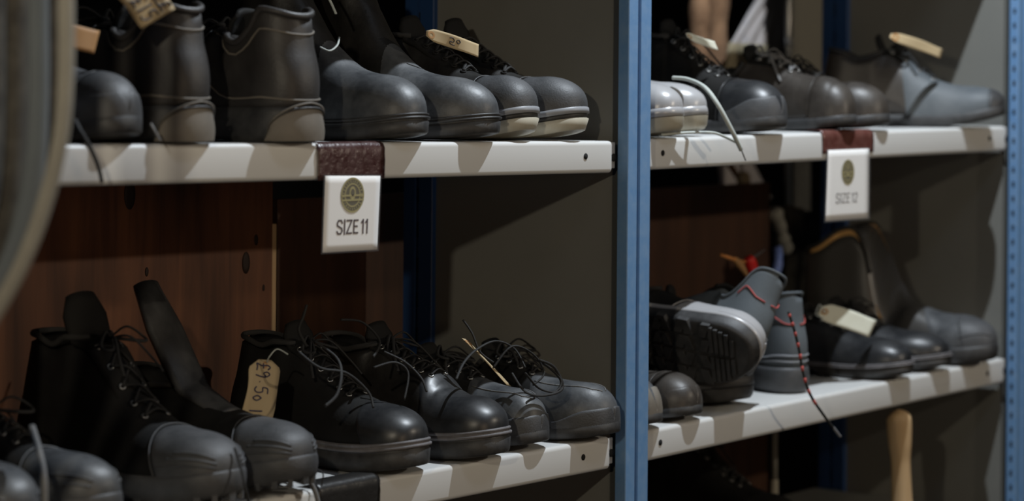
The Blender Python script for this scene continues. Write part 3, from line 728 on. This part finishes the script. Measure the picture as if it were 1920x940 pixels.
mb.build('red_fleck', M['stitch_red'], c)
strand('aglet', c, [(1562, 802, -.06), (1568, 810, -.06), (1575, 819, -.06)], .0026, 'sole_mid')
strand('lace_end', sh('smooth black pull-on boot with dusty'), [(600, -30, .12), (618, 0, .11), (630, 26, .10)], .0022, 'lace_pale')
strand('lace_end', sh('smooth black pull-on boot with dusty'), [(636, 70, .10), (632, 85, .09), (618, 95, .085), (600, 88, .09)], .0014, 'lace_pale')
for q in (([(925, 690, .03), (960, 650, .02), (1000, 665, .01), (1020, 700, .0), (1000, 722, .0)]), ([(985, 700, .0), (1010, 728, -.005), (1040, 735, -.01), (1052, 715, -.01), (1030, 690, .0), (1000, 672, .01)]),
          ([(960, 700, .02), (985, 735, .0), (1020, 742, -.01), (1055, 728, -.012), (1040, 690, -.005), (1012, 676, .0)]), ([(868, 600, .06), (885, 625, .05), (900, 660, .04), (925, 680, .03)]), ([(855, 712, .02), (870, 680, .03), (895, 655, .04), (930, 640, .04), (965, 655, .03), (985, 690, .01)])):
    strand('lace_loop', sh('low black shoe with scuffed rubber'), q, .0019, 'lace')
for q in (([(575, 572, .1), (568, 595, .1), (560, 620, .1), (575, 650, .09)]), ([(590, 640, .08), (630, 670, .05), (640, 700, .03), (632, 740, .02), (610, 762, .02)]), ([(560, 660, .06), (600, 690, .04), (650, 700, .03), (690, 735, .02), (700, 765, .01)])):
    strand('lace_loop', sh('black ankle boot'), q, .0021, 'lace')
for q in (([(640, 600, .1), (680, 605, .1), (712, 640, .08), (700, 670, .06)]), ([(700, 690, .05), (740, 680, .04), (765, 700, .03), (758, 750, .02)]), ([(720, 660, .06), (760, 680, .04), (790, 710, .02), (800, 735, .01)])):
    strand('lace_loop', sh('black shoe with a polished creased'), q, .0021, 'lace')

# ------------------------------------------------------------------ card tags
def card(label, A, B, off, m, strokes=(), bend=.004, inkm='ink', notch=True, group='price tags tied to the shoes', string=None, yy=None, ink_r=.0008):
    """A: hole end corner, B: far corner of the same long edge, both (px, py, y); off: the other edge in pixels"""
    a = at(*A); b = at(*B); c = at(A[0] + off[0], A[1] + off[1], A[2] + (off[2] if len(off) > 2 else 0))
    u = b - a; v = c - a; n = u.cross(v).normalized()
    if n.y > 0: n = -n
    root = empty('price_tag', a + u * .5 + v * .5); tag(root, label, 'tag', group)
    def P(s_, t_, o=0): return a + u * s_ + v * t_ + n * (bend * math.sin(PI * s_) + bend * .6 * math.sin(2.5 * PI * s_ + 1) * (t_ - .5) + o) - root.location
    rows = []
    N = 16
    for i in range(N + 1):
        s_ = i / N; k = .30 * max(0, 1 - s_ / .14) if notch else 0
        rows.append([P(s_, k + (1 - 2 * k) * j / 6) for j in range(7)])
    cd = MB().grid(rows).build('card', M[m], root, solid=.0005, offset=0)
    rr = []
    for q in range(17):
        A_ = 2 * PI * q / 16
        rr.append([P(.09 + .03 * math.cos(A_) * f, .5 + .03 * math.sin(A_) * f * u.length / v.length, .0006) for f in (1.0, 2.0)])
    MB().grid(rr).build('hole_ring', M['tag_orange'], root)
    if strokes:
        mb = MB()
        for st in strokes:
            mb.tube(smooth_path([P(x, y, .0007) for x, y in st], 5), ink_r, 5)
        mb.build('handwriting', M[inkm], root)
    if string:
        MB().tube([p - root.location for p in smooth_path([at(*q) for q in string], 6)], .0008, 5).build('string', M['lace_pale'], root)
    return root
def glyph(ch, x, y, w_, h_, flip=False):
    G = {'£': [[(.9, .85), (.6, 1), (.35, .8), (.4, .4), (.1, .05), (.5, .1), (1, .05)], [(.1, .5), (.75, .52)]],
         '1': [[(.5, 1), (.5, .5), (.48, 0)]], '5': [[(.95, 1), (.3, .95), (.2, .6), (.7, .6), (.8, .25), (.5, 0), (.1, .1)]],
         '9': [[(.8, .8), (.5, 1), (.2, .8), (.4, .55), (.8, .75), (.8, .4), (.6, 0)]], '.': [[(.4, .3), (.5, .32)]],
         '0': [[(.5, .6), (.2, .3), (.5, 0), (.8, .3), (.5, .6)]], 'E': [[(.9, .95), (.2, .9), (.15, .05), (.95, .1)], [(.2, .5), (.8, .55)]],
         'c': [[(.9, .8), (.3, .7), (.3, .1), (.95, .1)]]}
    return [[(x + w_ * a, y + h_ * b) for a, b in st] for st in G[ch]]
def write(txt, x, y, w_, h_, up=1):
    out = []
    for i, ch in enumerate(txt):
        for st in glyph(ch, 0, 0, 1, 1): out.append([(x + (i + a) * w_, y + up * h_ * b) for a, b in st])
    return out
card('manila tag marked £15 hanging over the heel of a turned black shoe', (186, -36, -.04), (266, 54, -.045), (64, -36), 'tag', write('£15', .50, .14, .145, .42) + write('££', .62, .66, .15, .30), ink_r=.0010)
card('brown tag behind the grey hanging cloth on the upper shelf', (50, 30, .03), (188, 58, .03), (-14, 44), 'tag_orange', bend=.006)
card('manila tag on the laces of the safety boot with the off-white sole', (800, 50, .09), (898, 83, .06), (-2, 25), 'tag', write('50', .40, .25, .12, .5), ink_r=.0006)
card('manila tag marked £9.50 on the black ankle boot', (468, 673, .10), (452, 784, .09), (57, 4), 'tag', write('£9.50', .05, .22, .135, .45) + write('11', .84, .2, .07, .4), inkm='ink_blue', string=[(500, 680, .098), (506, 668, .09), (520, 655, .09), (540, 665, .08)], bend=.003)
card('thin manila tag seen edge-on among the tangled black laces', (866, 634, .055), (950, 722, .02), (8, 3), 'tag', bend=.001, notch=False)
card('crumpled pale tag on the boot behind the striped lace', (1284, 58, .1), (1340, 78, .08), (6, 16), 'tag_white', bend=.006)
card('manila tag sticking out over the scuffed blue-grey shoe', (1672, 58, .06), (1768, 92, .03), (-6, 18), 'tag', bend=.004)
card('plain off-white tag lying on the polished black shoe', (1544, 566, .06), (1644, 601, .02), (-16, 32), 'tag_white', bend=.003, string=[(1548, 588, .055), (1542, 578, .05), (1536, 572, .05), (1530, 590, .05), (1545, 596, .05)])

# ------------------------------------------------------------------ size signs
def quad(mb, TL, TR, BL, BR, y, n=10, bow=.002, dy=0, shrink=0):
    a, b, c, d = at(*TL, y), at(*TR, y), at(*BL, y + dy), at(*BR, y + dy)
    rows = []
    for i in range(n + 1):
        t = i / n; l = a.lerp(c, t); r = b.lerp(d, t)
        rows.append([l.lerp(r, j / n) + Vector((0, -bow * math.sin(PI * t) * (.4 + j / n), 0)) for j in range(n + 1)])
    return mb.grid(rows)
def sign(label, TL, TR, BL, BR, emb, er, txt, tx, th, tm, y=-.0035):
    root = empty('size_sign', at((TL[0] + TR[0]) / 2, (TL[1] + TR[1]) / 2, y)); tag(root, label, 'sign', 'laminated size signs')
    def fin(o): o.location = -root.location; return o
    fin(quad(MB(), TL, TR, BL, BR, y, bow=0).build('paper', M['paper'], root, solid=.0004, offset=0))
    e = 3
    fin(quad(MB(), (TL[0] - e, TL[1] - 3), (TR[0] + e, TR[1] - 3), (BL[0] - e, BL[1] + e), (BR[0] + e, BR[1] + e), y - .0020, bow=0).build('laminate', M['film'], root))
    c = at(*emb, y - .0006) - root.location
    def disc(name, r0, r1, m, k=0, sx=1, sz=1, dz=0):
        rows = [[Vector((c.x + math.cos(A) * r * sx, c.y - k * .00025, c.z + dz + math.sin(A) * r * sz)) for r in (r0, r1)] for A in [2 * PI * q / 36 for q in range(37)]]
        return MB().grid(rows).build(name, M[m], root, smooth=False)
    em = disc('emblem', 0, er, 'olive')
    disc('emblem_ring', er * .90, er, 'gold', 1).parent = em
    disc('emblem_ring', er * .60, er * .68, 'gold', 1).parent = em
    disc('emblem_figure', 0, er * .34, 'gold', 1, .8, 1.1, er * .12).parent = em
    disc('emblem_figure', 0, er * .16, 'olive', 2, 1, 1.3, er * .15).parent = em
    mb = MB()
    for k in range(26):    # small marks round the rim like lettering
        A = 2 * PI * k / 26 + .1; r0, r1 = er * .72, er * .86; w_ = .035
        mb.add([(c.x + math.cos(A + o) * r, c.y - .0004, c.z + math.sin(A + o) * r) for r, o in ((r0, -w_), (r1, -w_), (r1, w_ if k % 3 else 0), (r0, w_))], [(0, 1, 2, 3)])
    for dz in (-.28, -.02): mb.box((c.x - er * .95, c.y - .0005, c.z + er * dz - er * .05), (c.x + er * .95, c.y - .0003, c.z + er * dz + er * .05))
    mb.build('emblem_mark', M['gold'], root, smooth=False).parent = em
    cs = [at(*p_, y - .0006) - root.location for p_ in tx]
    GL_ = {'S': [[(.92, .78), (.75, .96), (.28, .96), (.08, .78), (.14, .60), (.86, .40), (.92, .22), (.72, .04), (.25, .04), (.06, .2)]], 'I': [[(.5, 0), (.5, 1)]],
           'Z': [[(.06, .95), (.94, .95), (.06, .05), (.94, .05)]], 'E': [[(.94, .95), (.14, .95), (.14, .05), (.94, .05)], [(.14, .52), (.8, .52)]],
           '1': [[(.12, .78), (.55, .97), (.55, 0)]], '2': [[(.08, .78), (.28, .96), (.75, .96), (.92, .76), (.84, .55), (.08, .05), (.94, .05)]]}
    mb = MB(); cells = [('S', 0, 1), ('I', 1.1, .45), ('Z', 1.65, .95), ('E', 2.8, .85), (txt[5], 4.15, .62), (txt[6], 4.85, .62 if txt[6] == '1' else .8)]
    tot = cells[-1][1] + cells[-1][2]
    def mp(u_, v_): return cs[2].lerp(cs[3], u_ / tot).lerp(cs[0].lerp(cs[1], u_ / tot), v_)
    for ch, x0_, w_ in cells:
        for st in GL_[ch]:
            for (a1, b1), (a2, b2) in zip(st[:-1], st[1:]):
                p1 = Vector((x0_ + a1 * w_, b1 * 1.9)); p2 = Vector((x0_ + a2 * w_, b2 * 1.9)); d = (p2 - p1).normalized(); nn = Vector((-d.y, d.x)) * (tm[1]); p1 -= d * tm[1] * .8; p2 += d * tm[1] * .8
                mb.add([mp(q_.x, q_.y / 1.9) for q_ in (p1 + nn, p1 - nn, p2 - nn, p2 + nn)], [(0, 1, 2, 3)])
    mb.build('lettering', M[tm[0]], root, smooth=False)
    return root
sign('white laminated sign reading SIZE 11 hanging from the left shelf', (610, 330), (713, 330), (605, 474), (707, 468), (661, 366), .0205, 'SIZE 11', ((632, 413), (692, 411), (631, 440), (691, 437)), 0, ('print_dark', .115))
sign('white laminated sign reading SIZE 12 hanging from the right shelf', (1553, 282), (1629, 279), (1548, 415), (1628, 409), (1590, 323), .0195, 'SIZE 12', ((1568, 363), (1608, 361), (1567, 382), (1607, 379)), 0, ('print_grey', .085), y=-.0035)
def tape(label, TL, BR, slope, m, z_over=True, n=18):
    """a strip of tape stuck over the lip edge"""
    x0 = at(TL[0], TL[1], -.001).x; x1 = at(BR[0], BR[1], -.001).x; zt = at(TL[0], TL[1], 0).z; zb = at(BR[0], BR[1], 0).z
    rs = random.Random(3); rows = []
    for i in range(n + 1):
        x = x0 + (x1 - x0) * i / n; dz = slope * (x - x0)
        prof = [(.03, zt + .0012), (.006, zt + .0014), (.001, zt - .001), (-.0016, zt - .006)] + [(-.0018, zt - .006 + (zb - zt + .006) * k / 5) for k in range(1, 6)]
        rows.append([(x + rs.uniform(-.0006, .0006) * (i in (0, n)), y + rs.uniform(-.0005, .0002), z + dz) for y, z in prof])
    tag(MB().grid(rows).build('tape', M[m], solid=.0004, offset=0), label, 'tape')
tape('dark maroon tape holding the SIZE 11 sign', (595, 270), (720, 334), 0, 'tape')
tape('red-brown tape holding the SIZE 12 sign', (1542, 246), (1637, 285), 0, 'tape_red')
x0 = at(597, 930, 0).x; x1 = at(710, 900, 0).x
tape('black tape on the lip of the lower left shelf', (597, 912), (711, 948), 0, 'tape_black')

# ------------------------------------------------------------------ things behind the right bay
YR = .62
def place(o, label, cat): return tag(o, label, cat, 'clutter behind the right bay')
def col(px, y, pts, r, m, name, label, cat, bumps=0, k=14):
    rs = random.Random(5)
    path = smooth_path([at(a, b, y) for a, b in pts], 8)
    o = MB().tube(path, (lambda t: r * (1 + bumps * math.sin(17 * t) * math.sin(7 * t + 1))), k).build(name, M[m]); place(o, label, cat); return o
root = empty('rolled_fabric', at(1328, 60, YR)); place(root, 'lumpy brown rolled fabric standing behind the upper right shoes', 'fabric')
for dx, r in ((-17, .020), (16, .022)):
    o = MB().tube([p - root.location for p in smooth_path([at(1328 + dx, -420, YR), at(1328 + dx + 3, -100, YR), at(1328 + dx, 60, YR), at(1326 + dx, 300, YR)], 10)], lambda t: r * (1 + .12 * math.sin(31 * t + dx)), 16).build('fabric_fold', M['fur'], root)
def slab(name, corners, y, m, label, cat, th=.006, fold=0):
    TL, TR, BL, BR = corners
    a, b, c, d = at(*TL, y), at(*TR, y), at(*BL, y), at(*BR, y); n = 14; rows = []
    for i in range(n + 1):
        t = i / n; l = a.lerp(c, t); r = b.lerp(d, t)
        rows.append([l.lerp(r, j / n) + Vector((0, fold * math.sin(j * 1.7 + i * .3), 0)) for j in range(n + 1)])
    o = MB().grid(rows).build(name, M[m], solid=th, offset=0); place(o, label, cat); return o
slab('draped_cloth', ((1462, -60), (1474, -60), (1358, 96), (1474, 96)), YR + .05, 'white_cloth', 'white cloth draped in a slanting fold behind the upper right shoes', 'cloth', .003, .006)
slab('card', ((1368, 80), (1436, 84), (1352, 170), (1440, 170)), YR - .05, 'card_olive', 'olive coloured card lying behind the shoe with the lace bow', 'card')
slab('beige_board', ((1484, -260), (1541, -260), (1484, 240), (1541, 240)), YR - .02, 'beige', 'beige board beside the rear blue post', 'board', .012)
pr = empty('pipe', at(1478, 90, YR - .06)); place(pr, 'grey vertical pipe with a round bolt behind the upper right shelf', 'pipe')
MB().tube([at(1478, -300, YR - .06) - pr.location, at(1478, 420, YR - .06) - pr.location], .006, 12).build('tube', M['steel'], pr)
MB().lathe([(0, -.006), (.008, -.004), (.009, 0), (.008, .004), (0, .006)], 16, 'y', tuple(at(1479, 78, YR - .072) - pr.location)).build('bolt', M['sole_mid'], pr)
slab('grey_card', ((1346, 300), (1408, 300), (1352, 372), (1446, 372)), YR + .06, 'white_cloth', 'pale grey card propped above the dark brown board', 'card', .003)
pk = empty('knobbed_stick', at(1390, 340, YR - .04)); place(pk, 'tan stick with a pale round knob above the dark brown board', 'stick')
MB().tube([at(1362, 300, YR - .04) - pk.location, at(1386, 335, YR - .04) - pk.location, at(1420, 385, YR - .04) - pk.location], .006, 10).build('stick', M['fur'], pk)
MB().lathe([(0, -.022), (.009, -.018), (.013, -.006), (.014, .004), (.010, .014), (0, .018)], 16, 'z', tuple(at(1394, 338, YR - .055) - pk.location)).build('knob', M['tag'], pk)
slab('grey_channel', ((1488, 250), (1516, 250), (1488, 470), (1516, 470)), YR + .03, 'cloth_grey', 'grey upright strip under the upper right shelf', 'strip', .01)
slab('dark_bag', ((1478, 385), (1545, 410), (1470, 640), (1560, 640)), DEPTH + .08, 'cloth_dark', 'dark brown bag hanging beside the rear blue post', 'bag', .02, .006)
col(0, 0, ((1458, 395), (1462, 430), (1470, 470)), .016, 'card_olive', 'grey_glove', 'grey and tan bundle beside the dark brown board', 'bundle', .3) if 0 else None
g_ = col(0, DEPTH + .07, ((1450, 395), (1462, 425), (1468, 452), (1476, 472)), .013, 'cloth_pale', 'cloth_bundle', 'grey cloth bundle hanging beside the dark brown board', 'cloth', .25)
g_ = col(0, DEPTH + .06, ((1458, 464), (1460, 480), (1459, 498), (1455, 512)), .0075, 'blue_plastic', 'blue_bottle', 'small pale blue plastic bottle behind the suede shoes', 'bottle', .1)
rd = empty('plastic_clip', at(1408, 500, .2)); place(rd, 'red plastic clip with orange card scraps behind the trainer', 'clip')
for pts, r, m, nm in ((((1404, 484), (1410, 500), (1412, 524)), .010, 'red', 'clip_body'), (((1352, 478), (1372, 485), (1398, 492)), .003, 'orange', 'card_scrap'), (((1378, 486), (1390, 500), (1400, 516)), .006, 'tag_orange', 'card_scrap'), (((1402, 488), (1420, 478), (1434, 468)), .0018, 'steel', 'wire')):
    MB().tube([p - rd.location for p in smooth_path([at(a, b, .2) for a, b in pts], 6)], lambda t, r=r: r * (.55 + .45 * math.sin(PI * min(1, t + .12))), 10).build(nm, M[m], rd)

# below the lower right shelf
hd = empty('tool_handle', at(1690, 940, .022)); tag(hd, 'pale wooden tool handle with a knob end under the lower right shelf', 'handle')
y_ = .022; A_ = at(1685, 768, y_); B_ = at(1702, 1250, y_)
def hr(t):
    z = t * 482
    return HR(z) * (1 if z > 16 else math.sqrt(max(.01, 1 - ((16 - z) / 16) ** 2)))
HR = curve1([(0, .0185), (26, .0205), (60, .0192), (100, .0160), (150, .0166), (260, .021), (482, .0225)])
MB().tube([A_.lerp(B_, k / 90) - hd.location for k in range(91)], hr, 18).build('shaft', M['wood_pale'], hd)
rdp = empty('rod', at(1452, 940, .30)); tag(rdp, 'thin metal rod with a white lower sleeve under the lower right shelf', 'rod')
MB().tube([at(1453, 780, .3) - rdp.location, at(1452, 905, .3) - rdp.location], .0052, 12).build('rod_bar', M['cloth_pale'], rdp)
MB().tube([at(1452, 900, .3) - rdp.location, at(1450, 1300, .3) - rdp.location], .0068, 12).build('sleeve', M['sole_white'], rdp)
make_shoe('work_shoe', 'black shoe top barely visible at the bottom under the lower right shelf', 'shoe', None, (.66, .10), 0, mk(BOOT, upper='black_matt'), z=ZL - .26)
tag(MB().box((RX0, .02, ZL - .275), (RX1, DEPTH, ZL - .262)).build('low_shelf', M['panel'], smooth=False, bevel=.001), 'dark lowest shelf under the right bay', 'shelf')

# ------------------------------------------------------------------ grey cloth hanging close to the lens
def near(px, py, dist):
    c_, s_ = math.cos(ROLL), math.sin(ROLL); a, b = px - 960, py - 470
    X = c_ * a + s_ * b; Y = -s_ * a + c_ * b
    return CPOS + (FWD + RGT * X / FPX - UP * (Y - (HORIZON - 470)) / FPX) * dist
cl = empty('hanging_cloth', near(60, 300, 2.05)); tag(cl, 'grey cloth with rounded folds hanging out of focus at the left edge', 'cloth')
for nm, m, r, d, pts in (('pale_fold', 'cloth_pale', .0085, 2.02, [(124, -900), (124, -300), (124, 0), (124, 120), (117, 235), (97, 335), (64, 440), (26, 525), (-30, 620), (-90, 700)]),
                         ('blue_fold', 'cloth_blue', .0105, 2.05, [(72, -900), (72, -300), (72, 0), (73, 160), (67, 300), (48, 400), (18, 490), (-30, 580), (-90, 660)]),
                         ('dark_fold', 'cloth_dark', .0115, 2.08, [(96, -900), (96, -300), (96, 0), (97, 150), (90, 290), (66, 400), (34, 490), (-20, 580), (-90, 680)]),
                         ('knit_fold', 'cloth_dark', .019, 2.10, [(24, -900), (24, -300), (22, 0), (20, 180), (12, 320), (-5, 420), (-40, 520), (-90, 600)]),
                         ('knit_fold', 'cloth_dark', .015, 2.07, [(-18, -900), (-18, -300), (-18, 0), (-18, 180), (-24, 320), (-40, 420), (-70, 520)])):
    MB().tube([p - cl.location for p in smooth_path([near(a, b, d) for a, b in pts], 8)], r, 16, .55).build(nm, M[m], cl)
